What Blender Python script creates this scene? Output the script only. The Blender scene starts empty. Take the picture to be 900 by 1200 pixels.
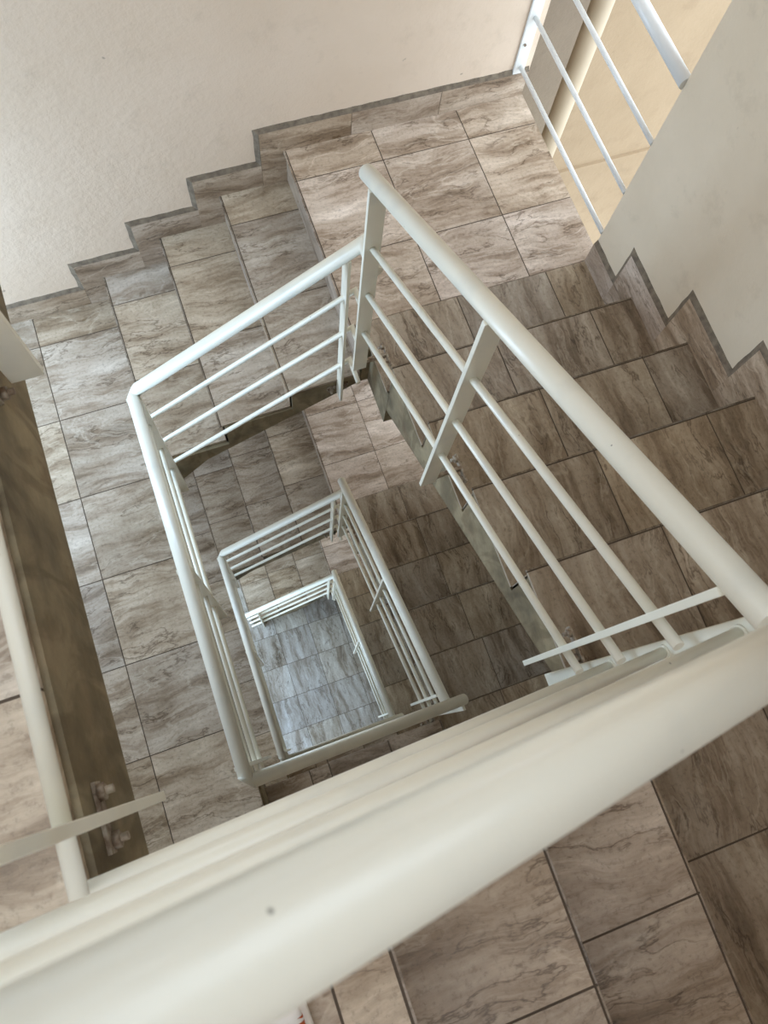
import bpy, bmesh, math, random
from mathutils import Vector, Matrix, Euler
random.seed(7)
S = bpy.context.scene
COL = S.collection

# ------------------------------------------------------------------ camera
F_PX = 936.6
cam_d = bpy.data.cameras.new('camera'); cam = bpy.data.objects.new('camera', cam_d); COL.objects.link(cam)
cam_d.sensor_fit = 'HORIZONTAL'; cam_d.sensor_width = 36.0; cam_d.lens = F_PX / 900 * 36.0
cam_d.clip_start = 0.02; cam_d.clip_end = 200
R = (Matrix.Rotation(-0.31894, 3, 'Z') @ Matrix.Rotation(0.27543, 3, 'X') @ Matrix.Rotation(-0.08022, 3, 'Y'))
cam.matrix_world = Matrix.Translation((0.29367, -2.29471, 3.5508)) @ R.to_4x4()
cam_d.dof.use_dof = True; cam_d.dof.focus_distance = 2.4; cam_d.dof.aperture_fstop = 14.0
S.camera = cam

# ------------------------------------------------------------------ light and exposure
W = bpy.data.worlds.new('sky'); S.world = W; W.use_nodes = True
bg = W.node_tree.nodes['Background']
bg.inputs['Color'].default_value = (0.78, 0.89, 1.0, 1)
_t = W.node_tree; _tc = _t.nodes.new('ShaderNodeTexCoord'); _dp = _t.nodes.new('ShaderNodeVectorMath'); _dp.operation = 'DOT_PRODUCT'
_dp.inputs[1].default_value = Vector((.80, -.25, .55)).normalized()
_mr = _t.nodes.new('ShaderNodeMapRange'); _mr.interpolation_type = 'SMOOTHSTEP'         # hazy sky, brighter towards the hidden sun in the east
_mr.inputs['From Min'].default_value = -.1; _mr.inputs['From Max'].default_value = 1.0; _mr.inputs['To Min'].default_value = .75; _mr.inputs['To Max'].default_value = 2.2
_t.links.new(_tc.outputs['Generated'], _dp.inputs[0]); _t.links.new(_dp.outputs['Value'], _mr.inputs['Value']); _t.links.new(_mr.outputs['Result'], bg.inputs['Strength'])
def fill_lamp(name, loc, w, h, energy, col):
    d = bpy.data.lights.new(name, 'AREA'); d.shape = 'RECTANGLE'; d.size = w; d.size_y = h; d.energy = energy; d.color = col
    o = bpy.data.objects.new(name, d); COL.objects.link(o); o.location = loc; o.rotation_euler = (0, -math.pi/2, 0)
    return o
# area lamps added for bluish light from assumed doorways in the left wall
fill_lamp('entrance_fill_lamp', (-1.38, -1.6, -5.0392+1.05), 2.0, 3.0, 38, (.50, .74, 1.0))
fill_lamp('doorway_fill_lamp', (-1.38, -.75, -2.5196+1.05), 2.0, .9, 11, (.52, .74, 1.0))
fill_lamp('doorway_fill_lamp', (-1.38, -.5, 1.05), 2.0, .5, 24, (.52, .74, 1.0))
S.view_settings.view_transform = 'Standard'; S.view_settings.look = 'None'
S.view_settings.exposure = 1.05; S.view_settings.gamma = 1.0
S.view_settings.use_curve_mapping = False

# ------------------------------------------------------------------ dimensions (metres)
H = 2.5196                       # storey height
G = 0.30                         # going of the back and near flights
RB, RR, RN = 0.18084, 0.194, 0.20651   # risers: back, right, near flight
GY = 0.3058                      # going of the right flight
ZC = 4 * RB                      # back-right corner landing above the left landing
ZN = ZC + 5 * RR                 # near-right corner landing
T = 0.3938                       # floor tile
XE = 1.9327                      # face of the right wall
YL = -0.8519                     # front of the back-right landing tiles
YR0 = YL - GY                    # first riser of the right flight
YN = YR0 - 4 * GY                # last riser of the right flight
XW, YS = -1.30, -3.45            # left wall, near wall
WX0, WX1, WY0, WY1 = 0.0, 0.95, -2.42, -0.955     # the open well
SL = 0.29                        # slab depth
TT = 0.014                       # tile thickness
NOSE = 0.008
ZG = -2 * H                      # ground floor

# ------------------------------------------------------------------ materials
def srgb(r, g, b):
    f = lambda c: (c/255/12.92 if c/255 <= 0.04045 else ((c/255+0.055)/1.055)**2.4)
    return (f(r), f(g), f(b), 1)

class NT:
    def __init__(self, name):
        self.m = bpy.data.materials.new(name); self.m.use_nodes = True
        self.t = self.m.node_tree; self.b = self.t.nodes['Principled BSDF']
    def n(self, typ, **kw):
        nd = self.t.nodes.new(typ)
        for k, v in kw.items():
            if k.startswith('i_'):
                key = k[2:]; key = int(key) if key.isdigit() else key.replace('_', ' ')
                nd.inputs[key].default_value = v
            else: setattr(nd, k, v)
        return nd
    def l(self, a, ao, b, bi): self.t.links.new(a.outputs[ao], b.inputs[bi])
    def ramp(self, *stops, interp='LINEAR'):
        r = self.n('ShaderNodeValToRGB'); e = r.color_ramp.elements; r.color_ramp.interpolation = interp
        while len(e) < len(stops): e.new(0.5)
        for el, (p, c) in zip(e, stops):
            el.position = p; el.color = c if len(c) == 4 else (*c, 1)
        return r
    def mix(self, typ='MIX', fac=None):
        m = self.n('ShaderNodeMix', data_type='RGBA', blend_type=typ)
        if fac is not None: m.inputs[0].default_value = fac
        return m

def tile_material():
    k = NT('stone_look_tile')
    uv = k.n('ShaderNodeUVMap', uv_map='vein')
    def vec(op, a, b=None, const=None):
        v = k.n('ShaderNodeVectorMath', operation=op); k.l(a, 0 if a.type != 'TEX_NOISE' else 'Color', v, 0)
        if b is not None: k.l(b, 0, v, 1)
        if const is not None: v.inputs[1].default_value = const
        return v
    def warp(scale, amt, detail=3.0):
        n = k.n('ShaderNodeTexNoise', i_Scale=scale, i_Detail=detail); k.l(uv, 0, n, 'Vector')
        return vec('MULTIPLY', vec('SUBTRACT', n, const=(.5, .5, .5)), const=amt)
    ad = vec('ADD', vec('ADD', uv, warp(2.6, (.10, .13, 0))), warp(11.0, (.03, .028, 0)))
    def noise(vecnode, mul, detail, rough, dist=0.0):
        n = k.n('ShaderNodeTexNoise', i_Scale=1.0, i_Detail=detail, i_Roughness=rough, i_Distortion=dist); k.l(vec('MULTIPLY', vecnode, const=mul), 0, n, 'Vector'); return n
    # wavy travertine bands
    n1 = noise(ad, (1.7, 11.5, 1), 9.0, .70)
    r1 = k.ramp((.28, srgb(100, 86, 72)), (.42, srgb(144, 128, 111)), (.50, srgb(172, 158, 143)), (.58, srgb(184, 172, 158)), (.72, srgb(216, 206, 194)))
    k.l(n1, 'Fac', r1, 'Fac')
    # broad warm / grey clouds
    n2 = noise(uv, (3.2, 4.2, 1), 4.0, .6)
    r2 = k.ramp((.30, (.74, .70, .65)), (.5, (.98, .97, .96)), (.70, (1.12, 1.13, 1.15))); k.l(n2, 'Fac', r2, 'Fac')
    m1 = k.mix('MULTIPLY', 1.0); k.l(r1, 'Color', m1, 6); k.l(r2, 'Color', m1, 7)
    # thin dark cracks that follow the veining, broken up by a mask
    n3 = noise(ad, (2.6, 9.0, 1), 6.0, .6)
    a3 = k.n('ShaderNodeMath', operation='ABSOLUTE'); s3 = k.n('ShaderNodeMath', operation='SUBTRACT'); k.l(n3, 'Fac', s3, 0); s3.inputs[1].default_value = .46; k.l(s3, 0, a3, 0)
    r3 = k.ramp((.0, (.44, .40, .36)), (.017, (1, 1, 1))); k.l(a3, 0, r3, 'Fac')
    n3m = noise(uv, (4.0, 6.0, 1), 2.0, .5); rm = k.ramp((.40, (0, 0, 0)), (.54, (1, 1, 1))); k.l(n3m, 'Fac', rm, 'Fac')
    m2 = k.mix('MULTIPLY'); k.l(rm, 'Color', m2, 0); k.l(m1, 2, m2, 6); k.l(r3, 'Color', m2, 7)
    # pale wisps
    n5 = noise(ad, (2.1, 7.0, 1), 5.0, .55, .6)
    s5 = k.n('ShaderNodeMath', operation='SUBTRACT'); k.l(n5, 'Fac', s5, 0); s5.inputs[1].default_value = .56
    a5 = k.n('ShaderNodeMath', operation='ABSOLUTE'); k.l(s5, 0, a5, 0)
    r5 = k.ramp((.0, (.32, .32, .32)), (.018, (0, 0, 0))); k.l(a5, 0, r5, 'Fac')
    m5 = k.mix('MIX'); k.l(r5, 'Color', m5, 0); k.l(m2, 2, m5, 6); m5.inputs[7].default_value = srgb(214, 204, 190)
    # fine grit, pitting and short dark squiggles
    n4 = k.n('ShaderNodeTexNoise', i_Scale=75.0, i_Detail=4.0, i_Roughness=.7); k.l(uv, 0, n4, 'Vector')
    r4 = k.ramp((.34, (.66, .63, .60)), (.46, (.98, .98, .98)), (.70, (1.12, 1.12, 1.12))); k.l(n4, 'Fac', r4, 'Fac')
    m3 = k.mix('MULTIPLY', .75); k.l(m5, 2, m3, 6); k.l(r4, 'Color', m3, 7)
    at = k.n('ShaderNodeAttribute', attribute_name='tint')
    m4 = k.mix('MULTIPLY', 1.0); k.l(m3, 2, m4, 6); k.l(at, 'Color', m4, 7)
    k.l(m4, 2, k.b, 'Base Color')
    rr = k.ramp((.3, (.26, .26, .26)), (.7, (.42, .42, .42))); k.l(n2, 'Fac', rr, 'Fac'); k.l(rr, 'Color', k.b, 'Roughness')
    bp = k.n('ShaderNodeBump', i_Strength=.15, i_Distance=.004); k.l(n1, 'Fac', bp, 'Height'); k.l(bp, 0, k.b, 'Normal')
    return k.m

def flat(name, col, rough=.6, metal=0.0, noise=None):
    k = NT(name); k.b.inputs['Roughness'].default_value = rough; k.b.inputs['Metallic'].default_value = metal
    if noise:
        c2, scale = noise
        tc = k.n('ShaderNodeTexCoord'); n = k.n('ShaderNodeTexNoise', i_Scale=scale, i_Detail=5.0); k.l(tc, 'Object', n, 'Vector')
        r = k.ramp((.35, col), (.65, c2)); k.l(n, 'Fac', r, 'Fac'); k.l(r, 'Color', k.b, 'Base Color')
        bp = k.n('ShaderNodeBump', i_Strength=.25, i_Distance=.004); k.l(n, 'Fac', bp, 'Height'); k.l(bp, 0, k.b, 'Normal')
    else: k.b.inputs['Base Color'].default_value = col
    return k.m

def plaster(name, c1, c2, cstain, spots=.5):
    k = NT(name); g = k.n('ShaderNodeNewGeometry')
    n1 = k.n('ShaderNodeTexNoise', i_Scale=1.1, i_Detail=5.0, i_Roughness=.6); k.l(g, 'Position', n1, 'Vector')
    r1 = k.ramp((.34, c1), (.66, c2)); k.l(n1, 'Fac', r1, 'Fac')
    n2 = k.n('ShaderNodeTexNoise', i_Scale=6.5, i_Detail=6.0, i_Roughness=.7); k.l(g, 'Position', n2, 'Vector')
    r2 = k.ramp((.55, (0, 0, 0)), (.78, (.6, .6, .6))); k.l(n2, 'Fac', r2, 'Fac')
    m = k.mix('MIX'); k.l(r2, 'Color', m, 0); k.l(r1, 'Color', m, 6); m.inputs[7].default_value = cstain
    vo = k.n('ShaderNodeTexVoronoi', i_Scale=5.5, i_Randomness=1.0); 
    ww = k.n('ShaderNodeTexNoise', i_Scale=30.0); k.l(g, 'Position', ww, 'Vector')
    wm = k.n('ShaderNodeVectorMath', operation='MULTIPLY_ADD'); k.l(ww, 'Color', wm, 0); wm.inputs[1].default_value = (.03, .03, .03); k.l(g, 'Position', wm, 2)
    k.l(wm, 0, vo, 'Vector')
    r3 = k.ramp((.026, (.25, .22, .20)), (.042, (1, 1, 1))); k.l(vo, 'Distance', r3, 'Fac')
    m2 = k.mix('MULTIPLY', spots); k.l(m, 2, m2, 6); k.l(r3, 'Color', m2, 7)
    k.l(m2, 2, k.b, 'Base Color'); k.b.inputs['Roughness'].default_value = .85
    n3 = k.n('ShaderNodeTexNoise', i_Scale=45.0, i_Detail=6.0, i_Roughness=.65); k.l(g, 'Position', n3, 'Vector')
    b1 = k.n('ShaderNodeBump', i_Strength=.35, i_Distance=.004); k.l(n3, 'Fac', b1, 'Height')
    b2 = k.n('ShaderNodeBump', i_Strength=.3, i_Distance=.02); k.l(n2, 'Fac', b2, 'Height'); k.l(b1, 0, b2, 'Normal')
    k.l(b2, 0, k.b, 'Normal')
    return k.m

def concrete():
    k = NT('bare_concrete'); g = k.n('ShaderNodeNewGeometry')
    n1 = k.n('ShaderNodeTexNoise', i_Scale=5.0, i_Detail=6.0, i_Roughness=.65); k.l(g, 'Position', n1, 'Vector')
    r1 = k.ramp((.3, srgb(98, 88, 68)), (.5, srgb(130, 117, 91)), (.72, srgb(160, 145, 115))); k.l(n1, 'Fac', r1, 'Fac')
    mp = k.n('ShaderNodeVectorMath', operation='MULTIPLY'); k.l(g, 'Position', mp, 0); mp.inputs[1].default_value = (9, 9, 3)
    n2 = k.n('ShaderNodeTexNoise', i_Scale=1.3, i_Detail=6.0, i_Distortion=1.5); k.l(mp, 0, n2, 'Vector')
    r2 = k.ramp((.42, (.62, .58, .52)), (.55, (1, 1, 1))); k.l(n2, 'Fac', r2, 'Fac')
    m = k.mix('MULTIPLY', .75); k.l(r1, 'Color', m, 6); k.l(r2, 'Color', m, 7)
    n3 = k.n('ShaderNodeTexNoise', i_Scale=3.2, i_Detail=3.0); k.l(g, 'Position', n3, 'Vector')
    r3 = k.ramp((.62, (0, 0, 0)), (.76, (.35, .35, .35))); k.l(n3, 'Fac', r3, 'Fac')
    m2 = k.mix('MIX'); k.l(r3, 'Color', m2, 0); k.l(m, 2, m2, 6); m2.inputs[7].default_value = srgb(112, 78, 48)
    k.l(m2, 2, k.b, 'Base Color'); k.b.inputs['Roughness'].default_value = .8
    b = k.n('ShaderNodeBump', i_Strength=.5, i_Distance=.01); k.l(n1, 'Fac', b, 'Height'); k.l(b, 0, k.b, 'Normal')
    return k.m

def paint(name, col, dirt):
    k = NT(name); g = k.n('ShaderNodeNewGeometry')
    n1 = k.n('ShaderNodeTexNoise', i_Scale=9.0, i_Detail=4.0); k.l(g, 'Position', n1, 'Vector')
    r1 = k.ramp((.52, (0, 0, 0)), (.78, (.55, .55, .55))); k.l(n1, 'Fac', r1, 'Fac')
    m = k.mix('MIX'); k.l(r1, 'Color', m, 0); m.inputs[6].default_value = col; m.inputs[7].default_value = dirt
    vo = k.n('ShaderNodeTexVoronoi', i_Scale=20.0)
    k.l(g, 'Position', vo, 'Vector')
    r3 = k.ramp((.022, (.12, .11, .10)), (.034, (1, 1, 1))); k.l(vo, 'Distance', r3, 'Fac')
    m2 = k.mix('MULTIPLY', .8); k.l(m, 2, m2, 6); k.l(r3, 'Color', m2, 7)
    k.l(m2, 2, k.b, 'Base Color'); k.b.inputs['Roughness'].default_value = .32
    n3 = k.n('ShaderNodeTexNoise', i_Scale=120.0, i_Detail=2.0); k.l(g, 'Position', n3, 'Vector')
    b = k.n('ShaderNodeBump', i_Strength=.08, i_Distance=.002); k.l(n3, 'Fac', b, 'Height'); k.l(b, 0, k.b, 'Normal')
    return k.m

M_TILE = tile_material()
M_GROUT = flat('dark_grout', srgb(88, 76, 64), .9)
M_MORTAR = flat('rough_mortar', srgb(100, 88, 74), .9, noise=(srgb(128, 115, 98), 40))
M_WALL = plaster('cream_plaster', srgb(217, 196, 173), srgb(226, 206, 185), srgb(198, 178, 156))
M_WALL_E = plaster('grey_cream_plaster', srgb(210, 193, 168), srgb(220, 204, 181), srgb(188, 171, 147))
M_OUT = plaster('ochre_render', srgb(160, 138, 110), srgb(172, 150, 122), srgb(146, 124, 98), .15)
M_OUT_SHADE = plaster('shade_brown_plaster', srgb(128, 112, 94), srgb(142, 126, 106), srgb(112, 98, 82), .2)  # contact shade on the wall stub is put into this brown-grey
M_CONC = concrete()
M_PAINT = paint('ivory_gloss_paint', srgb(231, 228, 213), srgb(206, 207, 199))
M_PAINTB = paint('white_gloss_paint', srgb(226, 226, 222), srgb(208, 210, 208))
M_RUST = flat('rusty_steel', srgb(110, 88, 68), .6, .2, noise=(srgb(176, 166, 150), 60))
M_PIPE = flat('cream_pipe', srgb(188, 170, 144), .55, noise=(srgb(180, 162, 136), 5))
M_GRND = flat('pale_paving', srgb(196, 190, 180), .9, noise=(srgb(208, 202, 192), 3))

# ------------------------------------------------------------------ mesh helpers
class MB:
    """collects faces with material slot, vein uv and tile tint; build() links ONE mesh object"""
    def __init__(s): s.v = []; s.f = []; s.m = []; s.uv = []; s.c = []; s.sm = []
    def face(s, pts, mat=0, uv=None, col=(1, 1, 1), smooth=False):
        b = len(s.v); s.v += [tuple(p) for p in pts]; s.f.append(tuple(range(b, b+len(pts))))
        s.m.append(mat); s.uv.append(uv or [(0, 0)]*len(pts)); s.c.append(col); s.sm.append(smooth)
    def box(s, x0, x1, y0, y1, z0, z1, mat=0, vein=None, col=(1, 1, 1), off=(0, 0)):
        P = lambda x, y, z: (x, y, z)
        quads = [[P(x0,y0,z1),P(x1,y0,z1),P(x1,y1,z1),P(x0,y1,z1)], [P(x0,y1,z0),P(x1,y1,z0),P(x1,y0,z0),P(x0,y0,z0)],
                 [P(x0,y0,z0),P(x1,y0,z0),P(x1,y0,z1),P(x0,y0,z1)], [P(x1,y1,z0),P(x0,y1,z0),P(x0,y1,z1),P(x1,y1,z1)],
                 [P(x0,y1,z0),P(x0,y0,z0),P(x0,y0,z1),P(x0,y1,z1)], [P(x1,y0,z0),P(x1,y1,z0),P(x1,y1,z1),P(x1,y0,z1)]]
        for q in quads:
            if vein == 'x': uv = [(p[0]+off[0], p[1]+p[2]*.9+off[1]) for p in q]
            elif vein == 'y': uv = [(p[1]+off[0], p[0]+p[2]*.9+off[1]) for p in q]
            elif vein == 'z': uv = [(p[2]+off[0], p[0]+p[1]+off[1]) for p in q]
            else: uv = None
            s.face(q, mat, uv, col)
    def ring_tube(s, rings, mat=0, cap=True, smooth=True):
        n = len(rings[0])
        for a, b in zip(rings, rings[1:]):
            for i in range(n):
                j = (i+1) % n; s.face([a[i], a[j], b[j], b[i]], mat, smooth=smooth)
        if cap: s.face(list(reversed(rings[0])), mat); s.face(rings[-1], mat)
    def tube(s, path, r, seg=16, n0=None, n1=None, mat=0):
        """round bar along a polyline with mitred bends; n0/n1 = normals of the end cuts"""
        path = [Vector(p) for p in path]; rings = []
        d0 = (path[1]-path[0]).normalized()
        u = d0.cross(Vector((0, 0, 1)));  u = u if u.length > .01 else d0.cross(Vector((1, 0, 0)))
        u.normalize(); w = d0.cross(u).normalized()
        for i, p in enumerate(path):
            dirn = (path[i]-path[i-1]).normalized() if i else d0
            if i == 0: nrm = Vector(n0) if n0 else d0
            elif i == len(path)-1: nrm = Vector(n1) if n1 else dirn
            else: nrm = (dirn + (path[i+1]-p).normalized()).normalized()
            if i == 0:
                base = [p + u*math.cos(2*math.pi*k/seg)*r + w*math.sin(2*math.pi*k/seg)*r for k in range(seg)]
            else: base = rings[-1]
            ring = []
            for q in base:
                t = (p-q).dot(nrm)/dirn.dot(nrm); ring.append(q + dirn*t)
            rings.append(ring)
        s.ring_tube(rings, mat)
    def build(s, name, mats, parent=None, weld=True, bevel=None):
        me = bpy.data.meshes.new(name); me.from_pydata(s.v, [], s.f)
        mats = mats if isinstance(mats, (list, tuple)) else [mats]
        for m in mats: me.materials.append(m)
        uvs = []; cols = []; mi = []; sm = []
        for p in me.polygons:
            i = p.index; mi.append(s.m[i]); sm.append(s.sm[i])
            for j in range(len(s.f[i])): uvs += s.uv[i][j]; cols += (*s.c[i], 1.0)
        me.polygons.foreach_set('material_index', mi); me.polygons.foreach_set('use_smooth', sm)
        me.uv_layers.new(name='vein'); me.uv_layers['vein'].data.foreach_set('uv', uvs)
        me.color_attributes.new('tint', 'FLOAT_COLOR', 'CORNER'); me.color_attributes['tint'].data.foreach_set('color', cols)
        me.update()
        if weld:
            bm = bmesh.new(); bm.from_mesh(me); bmesh.ops.remove_doubles(bm, verts=bm.verts, dist=1e-5)
            bmesh.ops.recalc_face_normals(bm, faces=bm.faces); bm.to_mesh(me); bm.free()
        o = bpy.data.objects.new(name, me); COL.objects.link(o)
        if bevel:
            b = o.modifiers.new('bevel', 'BEVEL'); b.width = bevel; b.segments = 2; b.limit_method = 'ANGLE'
        if parent is not None:
            o.parent = parent; o.matrix_parent_inverse = parent.matrix_world.inverted()
        return o

def tag(o, label, cat, group=None):
    o['label'] = label; o['category'] = cat
    if group: o['group'] = group
    return o
def thing(name, loc, label, cat, group=None):
    o = bpy.data.objects.new(name, None); o.location = loc; o.empty_display_size = .05; COL.objects.link(o)
    o.matrix_world = Matrix.Translation(loc)
    group = group or {'stair_railing': 'ivory railings around the stairwell', 'stair_flight': 'tiled stair flights', 'stair_landing': 'tiled stair landings'}.get(name)
    return tag(o, label, cat, group)
def struct(o): o['kind'] = 'structure'; return o

def rtint(base=(1, 1, 1), amp=.09):
    t = 1 + random.uniform(-amp, amp); w = random.uniform(-.05, .05)
    return (base[0]*t*(1+.8*w), base[1]*t*(1+.25*w), base[2]*t*(1-w))
def roff(): return (random.uniform(0, 60), random.uniform(0, 60))
GAP = .0022
def cuts(a, b, joints): return [a] + sorted(j for j in joints if a+.02 < j < b-.02) + [b]
def tile_area(mb, x0, x1, y0, y1, z, xj=(), yj=(), vein='x', base=(1, 1, 1), fx=None, fy=None):
    """tile plates laid on grout; z = finished level"""
    mb.box(x0+.001, x1-.001, y0+.001, y1-.001, z-TT, z-.0016, 1)
    xs, ys = cuts(x0, x1, xj), cuts(y0, y1, yj)
    if fx is not None: xs = sorted(xs+[fx])          # joint between the edge of the riser tile and the tread tile
    if fy is not None: ys = sorted(ys+[fy])
    for i in range(len(xs)-1):
        for j in range(len(ys)-1):
            g = GAP; st = (xs[i+1]-xs[i] < .02) or (ys[j+1]-ys[j] < .02)      # the cut edge of a riser tile is its darker biscuit
            mb.box(xs[i]+(g if i else 0), xs[i+1]-(g if i < len(xs)-2 else 0), ys[j]+(g if j else 0), ys[j+1]-(g if j < len(ys)-2 else 0),
                   z-TT, z, 0, vein, rtint(tuple(c*.68 for c in base) if st else base), roff())

YJ = [-.156 - T*n for n in range(9)]
XJL = [-.3937 - T*n for n in range(3)]
XJC = [1.2806, 1.6713]
XJR = [1.348, 1.742]
YJN = [-2.8166, -3.2104]
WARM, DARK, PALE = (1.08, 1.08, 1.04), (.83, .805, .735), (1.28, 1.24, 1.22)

# ------------------------------------------------------------------ the room shell
def box_obj(name, boxes, mat):
    mb = MB()
    for b in boxes: mb.box(*b)
    return struct(mb.build(name, mat, weld=False))
ZT = 2*H
box_obj('wall_back', [(XW-.2, 1.992, .012, .22, ZG-.3, ZT)], M_WALL)
box_obj('wall_right', [(XE, XE+.2, YS-.2, YL, ZG-.3, ZT)], M_WALL_E)
# (a wide unseen opening, added to let light onto the foreground rail)
box_obj('wall_near', [(XW-.2, XE, YS-.2, YS, ZG-.3, H+1.0), (XW-.2, -.6, YS-.2, YS, H+1.0, ZT), (1.7, XE, YS-.2, YS, H+1.0, ZT), (-.6, 1.7, YS-.2, YS, 2*H-.2, ZT)], M_WALL)
lw = []
DW = (-2.35, -.25)
z = ZG-.3
lw.append((XW-.2, XW, DW[1], .012, ZG+2.12, ZT)); lw.append((XW-.2, XW, YS, DW[0], ZG+2.12, ZT))
for k in (-2, -1, 0, 1):
    top = (k+1)*H if k < 1 else ZT
    lw.append((XW-.2, XW, DW[0], DW[1], k*H+2.12, top))
lw.append((XW-.2, XW, YS, .012, ZG-.3, ZG))
box_obj('wall_left', lw, M_WALL)

# ground floor
mb = MB()
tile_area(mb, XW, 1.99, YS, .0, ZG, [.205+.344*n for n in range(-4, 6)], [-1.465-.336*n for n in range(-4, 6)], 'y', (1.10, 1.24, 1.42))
struct(mb.build('floor', [M_TILE, M_GROUT], weld=False))
box_obj('ground', [(-14, 14, -14, 14, ZG-.34, ZG-.3)], M_GRND)

# the neighbouring rendered wall outside the openings
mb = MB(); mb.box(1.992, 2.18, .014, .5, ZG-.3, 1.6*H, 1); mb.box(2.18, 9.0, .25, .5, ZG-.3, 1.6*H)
for k in (-2, -1, 0, 1): mb.box(2.18, 9.0, .232, .25, k*H-.30, k*H-.272)
struct(mb.build('wall_outside', [M_OUT, M_OUT_SHADE], weld=False))

# unseen soffit and partial roof slab, added to hold back overhead light
mb = MB()
def prism(mb, prof, a0, a1, axis, mat=0):
    """extrude a 2D profile [(s,z)] along the other horizontal axis; axis 'x': s is x, extruded in y"""
    P = (lambda s, z, a: (s, a, z)) if axis == 'x' else (lambda s, z, a: (a, s, z))
    n = len(prof)
    mb.face([P(s, z, a0) for s, z in prof], mat); mb.face([P(s, z, a1) for s, z in reversed(prof)], mat)
    for i in range(n):
        j = (i+1) % n
        mb.face([P(*prof[i], a1), P(*prof[j], a1), P(*prof[j], a0), P(*prof[i], a0)], mat)
prism(mb, [(.0, H+ZC-SL), (YL, H+ZC-SL), (YN, H+ZN-SL), (YS, H+ZN-SL), (YS, H+ZN-SL+.25), (YN, H+ZN-SL+.25), (YL, H+ZC-SL+.25), (0, H+ZC-SL+.25)], .95, XE, 'y')
mb.box(-.35, XE, YS, -1.15, ZT, ZT+.2)
LIGHT_BLOCK = struct(mb.build('light_block_ceiling', M_WALL))

# ------------------------------------------------------------------ baseboards (tile skirting with a mortar edge)
def offset_poly(pts, d):
    out = []
    for i, p in enumerate(pts):
        a = Vector(pts[i-1]) if i else None; b = Vector(pts[i+1]) if i < len(pts)-1 else None; p = Vector(p)
        ns = []
        for q0, q1 in ((a, p), (p, b)):
            if q0 is None or q1 is None: continue
            e = (q1-q0).normalized(); ns.append(Vector((-e.y, e.x)))
        if len(ns) == 1: m = ns[0]*d
        else:
            m = (ns[0]+ns[1]); m = m/(m.dot(ns[0]))*d
        out.append(tuple(p+m))
    return out
def densify(pts, n_of):
    out = []
    for a, b in zip(pts, pts[1:]):
        n = n_of(a, b)
        for i in range(n): out.append((a[0]+(b[0]-a[0])*i/n, a[1]+(b[1]-a[1])*i/n))
    out.append(pts[-1]); return out
def skirting(name, top, bot, P, base, mort):
    """top/bot: matching polylines (s,z) of the tile face; P(s,z,d) places a point d in front of the wall"""
    mb = MB(); th = .012
    outer = offset_poly(top, mort)
    for i in range(len(top)-1):
        if abs(top[i+1][0]-top[i][0]) < 1e-4: continue
        q = [bot[i], bot[i+1], top[i+1], top[i]]
        n = max(1, int(abs(top[i+1][0]-top[i][0])/T+.35))
        for t in range(n):
            f0, f1 = t/n, (t+1)/n
            L = lambda a, b, f: (a[0]+(b[0]-a[0])*f, a[1]+(b[1]-a[1])*f)
            e = .0015/max(.05, abs(top[i+1][0]-top[i][0])) if n > 1 else 0
            qq = [L(bot[i], bot[i+1], f0+e), L(bot[i], bot[i+1], f1-e), L(top[i], top[i+1], f1-e), L(top[i], top[i+1], f0+e)]
            o2 = roff(); c2 = rtint(base, .05)
            uv = [(s_+o2[0], z_+o2[1]) for s_, z_ in qq]
            mb.face([P(s_, z_, th) for s_, z_ in qq], 0, uv, c2)
        mb.face([P(*bot[i], th-.0015), P(*bot[i+1], th-.0015), P(*top[i+1], th-.0015), P(*top[i], th-.0015)], 1)
    n_of = lambda a, b: max(2, int(math.hypot(b[0]-a[0], b[1]-a[1])/.035))
    tp = []; ou = []
    for i in range(len(top)-1):
        n = n_of(top[i], top[i+1])
        for k in range(n + (1 if i == len(top)-2 else 0)):
            f = k/n
            tp.append((top[i][0]+(top[i+1][0]-top[i][0])*f, top[i][1]+(top[i+1][1]-top[i][1])*f))
            jx, jz = random.uniform(-.0022, .0022), random.uniform(-.0022, .0022)
            ou.append((outer[i][0]+(outer[i+1][0]-outer[i][0])*f+jx, outer[i][1]+(outer[i+1][1]-outer[i][1])*f+jz))
    for i in range(len(tp)-1):
        mb.face([P(*tp[i], th), P(*tp[i+1], th), P(*ou[i+1], .0), P(*ou[i], .0)], 1)
    return struct(mb.build(name, [M_TILE, M_MORTAR], weld=False))

def back_skirting(k):
    z0 = k*H; h = .125; a = .108
    runs = [(XW, -a, z0+h, z0-.02)]
    for i in range(4):
        zt = z0+(i+1)*RB
        runs.append((i*G-a, (i+1)*G-a if i < 3 else 1.985, zt+h, zt-RB-.02))
    top = []; bot = []
    for s0, s1, zt, zb in runs: top += [(s0, zt), (s1, zt)]; bot += [(s0, zb), (s1, zb)]
    skirting('baseboard_back', top, bot, lambda s, z, d: (s, .012-d, z), (.98, .92, .86), .02)
def right_skirting(k):
    z0 = k*H; h = .118; a = .114
    runs = [(YS, YN+a, z0+ZN+h, z0+ZN-RR-.02)]
    for i in range(4, -1, -1):
        zt = z0+ZC+i*RR
        runs.append((YR0-i*GY+a, (YR0-(i-1)*GY+a) if i else YL, zt+h, zt-RR-.02))
    # a run covers the tread behind each riser: it starts at the riser above it
    rr = []
    for j, (s0, s1, zt, zb) in enumerate(runs):
        lo = runs[j-1][1] if j else YS
        rr.append((lo, s1, zt, zb))
    top = []; bot = []
    for s0, s1, zt, zb in rr: top += [(s0, zt), (s1, zt)]; bot += [(s0, zb), (s1, zb)]
    skirting('baseboard_right', top, bot, lambda s, z, d: (XE-d, s, z), (1.12, 1.04, .97), .02)

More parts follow.
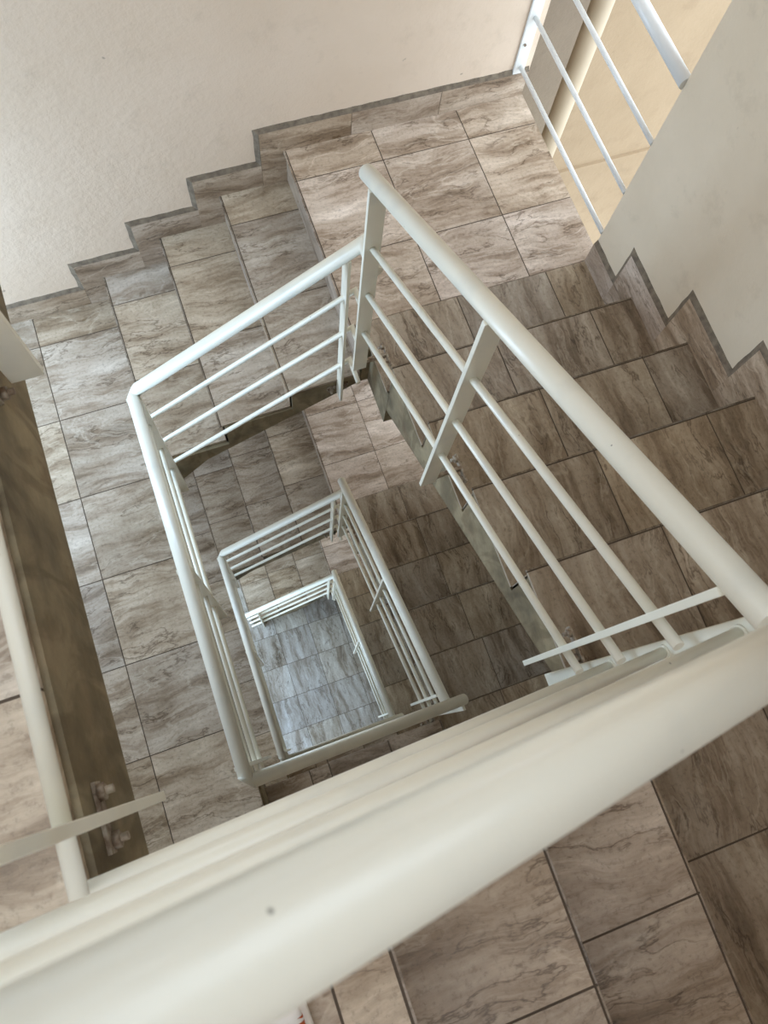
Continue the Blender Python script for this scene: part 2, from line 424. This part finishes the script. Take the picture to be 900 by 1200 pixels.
# ------------------------------------------------------------------ landings and flights
def storey_words(k): return {0: 'upper', -1: 'middle', -2: 'lowest'}[k]
WHERE = {0: 'one storey below the photographer', -1: 'two storeys down through the well', -2: 'at the foot of the well by the ground floor'}

def left_landing(k, label):
    z0 = k*H
    t = thing('stair_landing', (-.6, -1.7, z0-SL), label, 'landing', None)
    mb = MB(); mb.box(XW+.004, 0, YS+.004, 0, z0-SL, z0-TT); mb.build('landing_slab', M_CONC, t)
    mb = MB(); tile_area(mb, XW, -.010, YS, 0, z0, XJL, YJ, 'x', WARM); mb.build('tile_floor', [M_TILE, M_GROUT], t, weld=False)
def corner_back(k, label):
    z0 = k*H+ZC
    t = thing('stair_landing', (1.4, -.45, z0-SL), label, 'landing')
    mb = MB(); mb.box(.915, 1.975, -.962, 0, z0-SL, z0-TT); mb.box(.9465, XE-.001, YR0-.01, -.962, z0-SL, z0-TT); mb.build('landing_slab', M_CONC, t)
    mb = MB()
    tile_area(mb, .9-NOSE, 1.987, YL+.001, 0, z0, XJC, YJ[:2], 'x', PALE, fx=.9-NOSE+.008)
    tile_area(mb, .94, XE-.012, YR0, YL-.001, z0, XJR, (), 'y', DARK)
    mb.build('tile_floor', [M_TILE, M_GROUT], t, weld=False)
def corner_near(k, label):
    z0 = k*H+ZN
    t = thing('stair_landing', (1.4, -2.9, z0-SL), label, 'landing')
    mb = MB(); mb.box(.91, XE-.001, YS, YN-.012, z0-SL, z0-TT); mb.build('landing_slab', M_CONC, t)
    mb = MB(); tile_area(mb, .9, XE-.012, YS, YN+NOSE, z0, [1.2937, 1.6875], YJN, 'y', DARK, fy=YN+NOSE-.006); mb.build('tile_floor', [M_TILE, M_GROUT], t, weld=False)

def riser_x(mb, x, face, y0, y1, z0, z1, yj, base):
    ys = cuts(y0, y1, yj)
    mb.box(min(x, x+face*.007), max(x, x+face*.007), y0+.001, y1-.001, z0, z1, 1)
    for a, b in zip(ys, ys[1:]):
        mb.box(min(x, x+face*.010), max(x, x+face*.010), a+.001, b-.001, z0, z1, 0, 'y', rtint(base), roff())
def riser_y(mb, y, face, x0, x1, z0, z1, xj, base):
    xs = cuts(x0, x1, xj)
    mb.box(x0+.001, x1-.001, min(y, y+face*.007), max(y, y+face*.007), z0, z1, 1)
    for a, b in zip(xs, xs[1:]):
        mb.box(a+.001, b-.001, min(y, y+face*.010), max(y, y+face*.010), z0, z1, 0, 'x', rtint(base), roff())

def back_flight(k, label):
    z0 = k*H; t = thing('stair_flight', (.45, -.5, z0), label, 'stairs')
    prof = [(.012, z0-.0)] if k > -2 else [(.012, ZG)]
    prof = []
    for i in range(4):
        prof += [(i*G+.012, z0+i*RB-TT*(i > 0)), (i*G+.012, z0+(i+1)*RB-TT)]
    prof = prof[:-1] + [(3*G+.012, z0+4*RB-SL)]
    if k > -2: prof += [(.2, z0+.06), (.012, z0-SL*.5)]
    else: prof += [(.45, ZG)]
    mb = MB(); prism(mb, prof, -.962, 0, 'x'); mb.build('stair_slab', M_CONC, t)
    ends = [-.943, -.951, -.975]
    for i in range(3):
        mb = MB(); tile_area(mb, i*G-NOSE, (i+1)*G+.002, ends[i], 0, z0+(i+1)*RB, (), YJ[:2], 'x', WARM, fx=i*G-NOSE+.008)
        mb.build('tread', [M_TILE, M_GROUT], t, weld=False)
    for i in range(4):
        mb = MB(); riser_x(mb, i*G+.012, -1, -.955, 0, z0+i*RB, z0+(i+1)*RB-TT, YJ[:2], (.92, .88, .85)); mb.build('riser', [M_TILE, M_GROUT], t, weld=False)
def right_flight(k, label):
    z0 = k*H+ZC; t = thing('stair_flight', (1.44, -1.75, z0), label, 'stairs')
    prof = []
    for i in range(5):
        prof += [(YR0-i*GY-.012, z0+i*RR-TT*(i > 0)), (YR0-i*GY-.012, z0+(i+1)*RR-TT)]
    prof[0] = (YR0-.012, z0-TT)
    prof = prof[:-1] + [(YN-.012, k*H+ZN-SL), (YR0-.012, z0-SL+.13)]
    mb = MB(); prism(mb, prof, .9465, XE-.001, 'y'); mb.build('stair_slab', M_CONC, t)
    for i in range(4):
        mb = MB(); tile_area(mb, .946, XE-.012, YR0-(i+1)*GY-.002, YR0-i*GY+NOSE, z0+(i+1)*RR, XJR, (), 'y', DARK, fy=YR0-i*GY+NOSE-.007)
        mb.build('tread', [M_TILE, M_GROUT], t, weld=False)
    for i in range(5):
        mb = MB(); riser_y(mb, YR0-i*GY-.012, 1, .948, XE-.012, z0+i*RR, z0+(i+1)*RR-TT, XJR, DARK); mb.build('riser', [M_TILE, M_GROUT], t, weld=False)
def near_flight(k, label):
    z0 = k*H+ZN; zt = (k+1)*H; t = thing('stair_flight', (.45, -2.95, z0), label, 'stairs')
    prof = []
    for i in range(4):
        x = .9-i*G-.012
        prof += [(x, z0+i*RN-TT*(i > 0)), (x, z0+(i+1)*RN-TT)]
    prof[0] = (.9-.012, z0-TT)
    prof = prof[:-1] + [(-.0+.001, zt-RN-TT), (.001, zt-SL), (.9-.012, z0-SL+.1)]
    prof = [p for i, p in enumerate(prof) if i == 0 or p != prof[i-1]]
    mb = MB(); prism(mb, prof, YS+.004, WY0, 'x'); mb.build('stair_slab', M_CONC, t)
    for i in range(3):
        x1 = .9-i*G; zz = z0+(i+1)*RN
        mb = MB(); tile_area(mb, x1-G-.002, x1+NOSE-.006, YS, WY0+.01, zz, [.206] if i == 2 else (), YJN, 'x', (1.0, .96, .90), fx=x1+NOSE-.006-.006)
        mb.build('tread', [M_TILE, M_GROUT], t, weld=False)
    for i in range(4):
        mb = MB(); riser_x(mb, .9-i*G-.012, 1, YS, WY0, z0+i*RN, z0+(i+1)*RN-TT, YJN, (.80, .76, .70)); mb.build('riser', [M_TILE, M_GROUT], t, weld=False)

left_landing(1, 'grey-brown tiled landing above its dark concrete edge at the left border of the photo')
left_landing(0, 'large tiled landing at the left, at the foot of the topmost back flight')
left_landing(-1, 'tiled landing seen between the two left railings, one storey below the big left landing')
for k in (0, -1, -2):
    w = WHERE[k]
    back_flight(k, ['topmost tiled stair flight rising along the cream back wall',
                    'tiled stair flight seen beneath the topmost back flight, one storey lower',
                    'tiled stair flight just above the blue-grey ground floor, deepest along the back'][-k])
    corner_back(k, ['pale tiled corner landing beside the open window railing at the top of the photo',
                    'pinkish tiled corner landing seen through the well under the topmost railing corner',
                    'dark corner landing deepest in the well, behind the smallest railing corner'][-k])
    right_flight(k, ['wide brown tiled stair flight climbing beside the right wall with zigzag skirting',
                     'brown tiled stair flight seen through the well left of the bare concrete stringer',
                     'darkest stair flight in the well, between the two smaller right railings'][-k])
    corner_near(k, ['brown tiled corner landing at the lower right below the big foreground handrail',
                    'tiled corner landing right of the end cap of the middle near handrail',
                    'hidden dark corner landing at the head of the deepest right flight'][-k])
    near_flight(k, ['tiled stair flight at the bottom of the photo under the big foreground handrail',
                    'tiled stair flight peeking out between the middle near handrail and the big foreground handrail',
                    'deepest near flight, under the middle storey near handrail'][-k])
    back_skirting(k); right_skirting(k)

# ------------------------------------------------------------------ railings
RH, RBAR = .0225, .0095
XL, YB, YNR, HL = .0455, -.994, -2.3395, .962
XR = .84
def flat_bar(mb, cx, cy, z0, z1, wx, wy, lean=0):
    mb.box(cx-wx/2, cx+wx/2, cy-wy/2, cy+wy/2, z0, z1)
def post(parent, cx, cy, z0, z1, wide, bolts, wall):
    """flat bar post; 'wide' = axis of its 5 cm face; bolts = z of the fixing; wall = ('x'|'y', coordinate of the concrete face)"""
    mb = MB(); wx, wy = (.05, .013) if wide == 'x' else (.011, .05)
    flat_bar(mb, cx, cy, z0, z1, wx, wy)
    p = mb.build('post', M_PAINT, parent, bevel=.0012)
    ax, wc = wall
    c = cx if ax == 'x' else cy
    sg = 1 if wc > c else -1
    def pt(u, v, z): return (u, cy+v, z) if ax == 'x' else (cx+v, u, z)
    ln = .026
    for d in (-.031, .031):
        zz = bolts + d*.25; e = wc; m = wc - sg*.011
        mb = MB(); mb.tube([pt(e-sg*ln, d, zz), pt(e, d, zz)], .0055, 8)
        mb.tube([pt(m-.005, d, zz), pt(m+.005, d, zz)], .0115, 6)
        mb.build('anchor_bolt', M_RUST, p)
    mb = MB()                                    # the plate the bolts pass through
    v0, v1 = -.046, .046; t0, t1 = sorted((wc-sg*.006, wc-sg*.0005))
    if ax == 'x': mb.box(t0, t1, cy+v0, cy+v1, bolts-.013, bolts+.013)
    else: mb.box(cx+v0, cx+v1, t0, t1, bolts-.013, bolts+.013)
    mb.build('fixing_plate', M_RUST, p)
    if abs(wc-c) > .06:                          # lug that bridges the gap to the post
        mb = MB()
        if ax == 'x': mb.box(*sorted((cx+sg*.02, wc-sg*.004)), cy-.005, cy+.005, bolts-.012, bolts+.012)
        else: mb.box(cx-.005, cx+.005, *sorted((cy+sg*.02, wc-sg*.004)), bolts-.012, bolts+.012)
        mb.build('lug', M_RUST, p)
    return p

def left_rail(k, label):
    z0 = k*H
    t = thing('stair_railing', (XL, -1.65, z0-.12), label, 'railing', None)
    mb = MB(); mb.tube([(XL, YB, z0+HL), (XL, YNR-.008, z0+HL)], RH, 24, n0=(1, -1, 0), n1=(1, 1, 0)); mb.build('handrail', M_PAINT, t)
    for o in (.247, .494, .742):
        mb = MB(); mb.tube([(XL, -.985, z0+HL-o), (XL, -2.354, z0+HL-o)], RBAR, 12); mb.build('rail_bar', M_PAINT, t)
    for y in (-1.012, -1.645, -2.295):
        post(t, XL-.002, y, z0-.115 if y > -2 else z0-.165, z0+HL-.01, 'x', z0-.085, ('x', 0.0))
def back_rail(k, label, first=False):
    z0 = k*H; zl, zr = z0+.962, z0+1.489; x1 = .862; sl = (zr-zl)/(x1-XL)
    t = thing('stair_railing', (.45, YB, z0+.3), label, 'railing')
    mb = MB()
    x0 = XL if not first else -.02
    mb.tube([(x0, YB, zl+(x0-XL)*sl), (x1, YB, zr), (x1, -1.098, zr)], RH, 24, n0=(1, -1, 0) if not first else None); mb.build('handrail', M_PAINT, t)
    for o in (.245, .49, .74):
        mb = MB(); mb.tube([(x0+.005, YB, zl-o+(x0+.005-XL)*sl), (.845, YB, zr-o-.01), (.845, -1.098, zr-o-.01)], RBAR, 12); mb.build('rail_bar', M_PAINT, t)
    for x in ([.81] if not first else [.10, .81]):
        post(t, x, YB, zl+(x-XL)*sl-1.035, zl+(x-XL)*sl-.012, 'y', zl+(x-XL)*sl-1.0, ('y', -.962))
def right_rail(k, label):
    z0 = k*H; f = lambda y: z0 + 1.8369 + (-1.0227-y)*.610
    t = thing('stair_railing', (XR, -1.7, z0+1.0), label, 'railing')
    mb = MB(); mb.tube([(XR, -1.0227, f(-1.0227)), (XR, -2.347, f(-2.347))], RH, 24); mb.build('handrail', M_PAINT, t)
    for o in (.262, .50, .738):
        mb = MB(); mb.tube([(XR, -1.104, f(-1.104)-o), (XR, -2.348, f(-2.348)-o)], RBAR, 12); mb.build('rail_bar', M_PAINT, t)
    for y in (-1.100, -1.688, -2.293):
        post(t, XR, y, f(y)-1.005 if y < -1.3 else f(y)-1.01, f(y)-.012, 'x', f(y)-.965, ('x', .9465))
def near_rail(k, label):
    z0 = (k+1)*H; y = -2.350; f = (lambda x: z0 + .9154 - x*.707) if k == 0 else (lambda x: z0 + HL - (x-XL)*.80)
    if k < 0: y = YNR-.004
    t = thing('stair_railing', (.45, y, z0-.2), label, 'railing')
    mb = MB(); mb.tube([(XL, y, f(XL)), (.887, y, f(.887))], RH, 40, n0=(1, 1, 0)); mb.build('handrail', M_PAINT, t)
    for zl, zr, xs in ((.62, -.005, XL-.03), (.41, -.25, XL-.03), (.20, -.50, XL)):
        mb = MB(); mb.tube([(xs, y-.003, z0+zl+(XL-xs)*.8), (.868, y-.003, z0+zr)], RBAR, 14); mb.build('rail_bar', M_PAINT, t)
    p = post(t, .873, -2.360, z0-.96, f(.873)-.008, 'y', z0-.90, ('y', WY0))
    for zr in (-.005, -.25, -.50):
        mb = MB(); mb.tube([(.858, y-.003, z0+zr+.008), (.869, y-.003, z0+zr)], .0125, 10); mb.build('weld', M_PAINT, p)

left_rail(1, 'ivory railing on the dark slab edge at the left border, nearest the camera')
left_rail(0, 'ivory level railing along the big left landing, left side of the well')
left_rail(-1, 'smaller ivory level railing deeper in the well, nested inside the left landing railing')
back_rail(0, 'ivory sloping railing on the topmost back flight, upper edge of the well')
back_rail(-1, 'ivory sloping railing on the middle back flight, seen inside the well')
back_rail(-2, 'smallest ivory railing at the back of the blue-grey ground floor', first=True)
right_rail(0, 'large ivory railing climbing the right flight towards the camera')
right_rail(-1, 'middle-sized ivory railing on the right of the well, one storey down')
right_rail(-2, 'thinnest ivory railing on the right of the blue-grey ground floor')
near_rail(0, 'blurred ivory railing with big handrail crossing the foreground')
near_rail(-1, 'ivory railing crossing the near side of the well, ending in a cut pipe end')
near_rail(-2, 'grey-looking railing tucked just beneath the middle near handrail')

# ------------------------------------------------------------------ guard rails in the openings, drainpipe
def guard(k, label):
    z0 = k*H; x = 1.937
    t = thing('window_railing', (x, -.42, z0+ZC), label, 'railing')
    for zz in (.885, 1.125, 1.375):
        mb = MB(); mb.tube([(x, -.002, z0+zz), (x, YL+.001, z0+zz+.02)], RBAR, 12); mb.build('rail_bar', M_PAINTB, t)
    mb = MB(); mb.tube([(x, .0, z0+1.635), (x, YL+.001, z0+1.65)], .0225, 20); mb.build('handrail', M_PAINTB, t)
    mb = MB(); mb.box(x-.028, x+.022, .001, .011, z0+.85, z0+1.66); p = mb.build('post', M_PAINTB, t, bevel=.001)
    for zz in (1.0, 1.5):
        mb = MB(); mb.tube([(x-.012, .002, z0+zz), (x-.012, -.005, z0+zz)], .006, 6); mb.build('screw', M_RUST, p)
guard(0, 'white railing across the sunlit opening at the top right')
mb = MB()
mb.tube([(2.29, .085, ZG-.3), (2.29, .085, 1.6*H)], .055, 28)
pipe = mb.build('drainpipe', M_PIPE); tag(pipe, 'cream vertical drainpipe outside the top right opening against ochre render', 'pipe')

# ------------------------------------------------------------------ the sneaker at the bottom edge
def loft(mb, secs, seg, mat=0):
    rings = []
    for (y, cx, w, zb, zt, pw) in secs:
        ring = []
        for i in range(seg):
            a = 2*math.pi*i/seg; c, s_ = math.cos(a), math.sin(a)
            ring.append((cx + w*math.copysign(abs(c)**pw, c), y, (zb+zt)/2 + (zt-zb)/2*math.copysign(abs(s_)**pw, s_)))
        rings.append(ring)
    mb.ring_tube(rings, mat)
M_SOLE = flat('white_rubber', srgb(232, 228, 222), .6); M_UP = flat('orange_fabric', srgb(196, 92, 40), .8, noise=(srgb(176, 78, 34), 90)); M_LACE = flat('white_lace', srgb(236, 232, 226), .8)
zf = H - RN; sx = .123; y0 = -2.568
shoe = thing('sneaker', (sx, y0-.14, zf), 'orange sneaker with white sole and toe at the bottom edge of the photo', 'shoe')
mb = MB(); loft(mb, [(y0, sx, .012, zf+.004, zf+.022, .8), (y0-.012, sx, .030, zf, zf+.026, .6), (y0-.045, sx, .046, zf, zf+.028, .5), (y0-.10, sx, .049, zf, zf+.028, .5), (y0-.17, sx-.002, .041, zf, zf+.030, .5), (y0-.25, sx-.002, .038, zf, zf+.034, .5), (y0-.285, sx-.002, .024, zf, zf+.034, .6), (y0-.292, sx-.002, .008, zf+.005, zf+.03, .8)], 28)
mb.build('sole', M_SOLE, shoe)
mb = MB(); loft(mb, [(y0-.05, sx, .040, zf+.024, zf+.058, .8), (y0-.09, sx, .041, zf+.024, zf+.068, .8), (y0-.14, sx-.001, .037, zf+.026, zf+.085, .85), (y0-.19, sx-.002, .034, zf+.028, zf+.105, .85), (y0-.25, sx-.002, .033, zf+.030, zf+.108, .8), (y0-.28, sx-.002, .022, zf+.030, zf+.110, .8), (y0-.287, sx-.002, .008, zf+.034, zf+.10, .9)], 28)
mb.build('upper', M_UP, shoe)
mb = MB(); loft(mb, [(y0-.004, sx, .008, zf+.020, zf+.030, .9), (y0-.015, sx, .026, zf+.022, zf+.042, .8), (y0-.035, sx, .037, zf+.024, zf+.054, .8), (y0-.056, sx, .0405, zf+.024, zf+.060, .8)], 28)
mb.build('toe_cap', M_SOLE, shoe)
for i in range(4):
    yy = y0-.085-.022*i; zz = zf+.067+.0095*i
    mb = MB(); mb.tube([(sx-.024, yy, zz-.010), (sx-.010, yy-.003, zz+.002), (sx+.010, yy-.003, zz+.002), (sx+.024, yy, zz-.010)], .0035, 8); mb.build('lace', M_LACE, shoe)
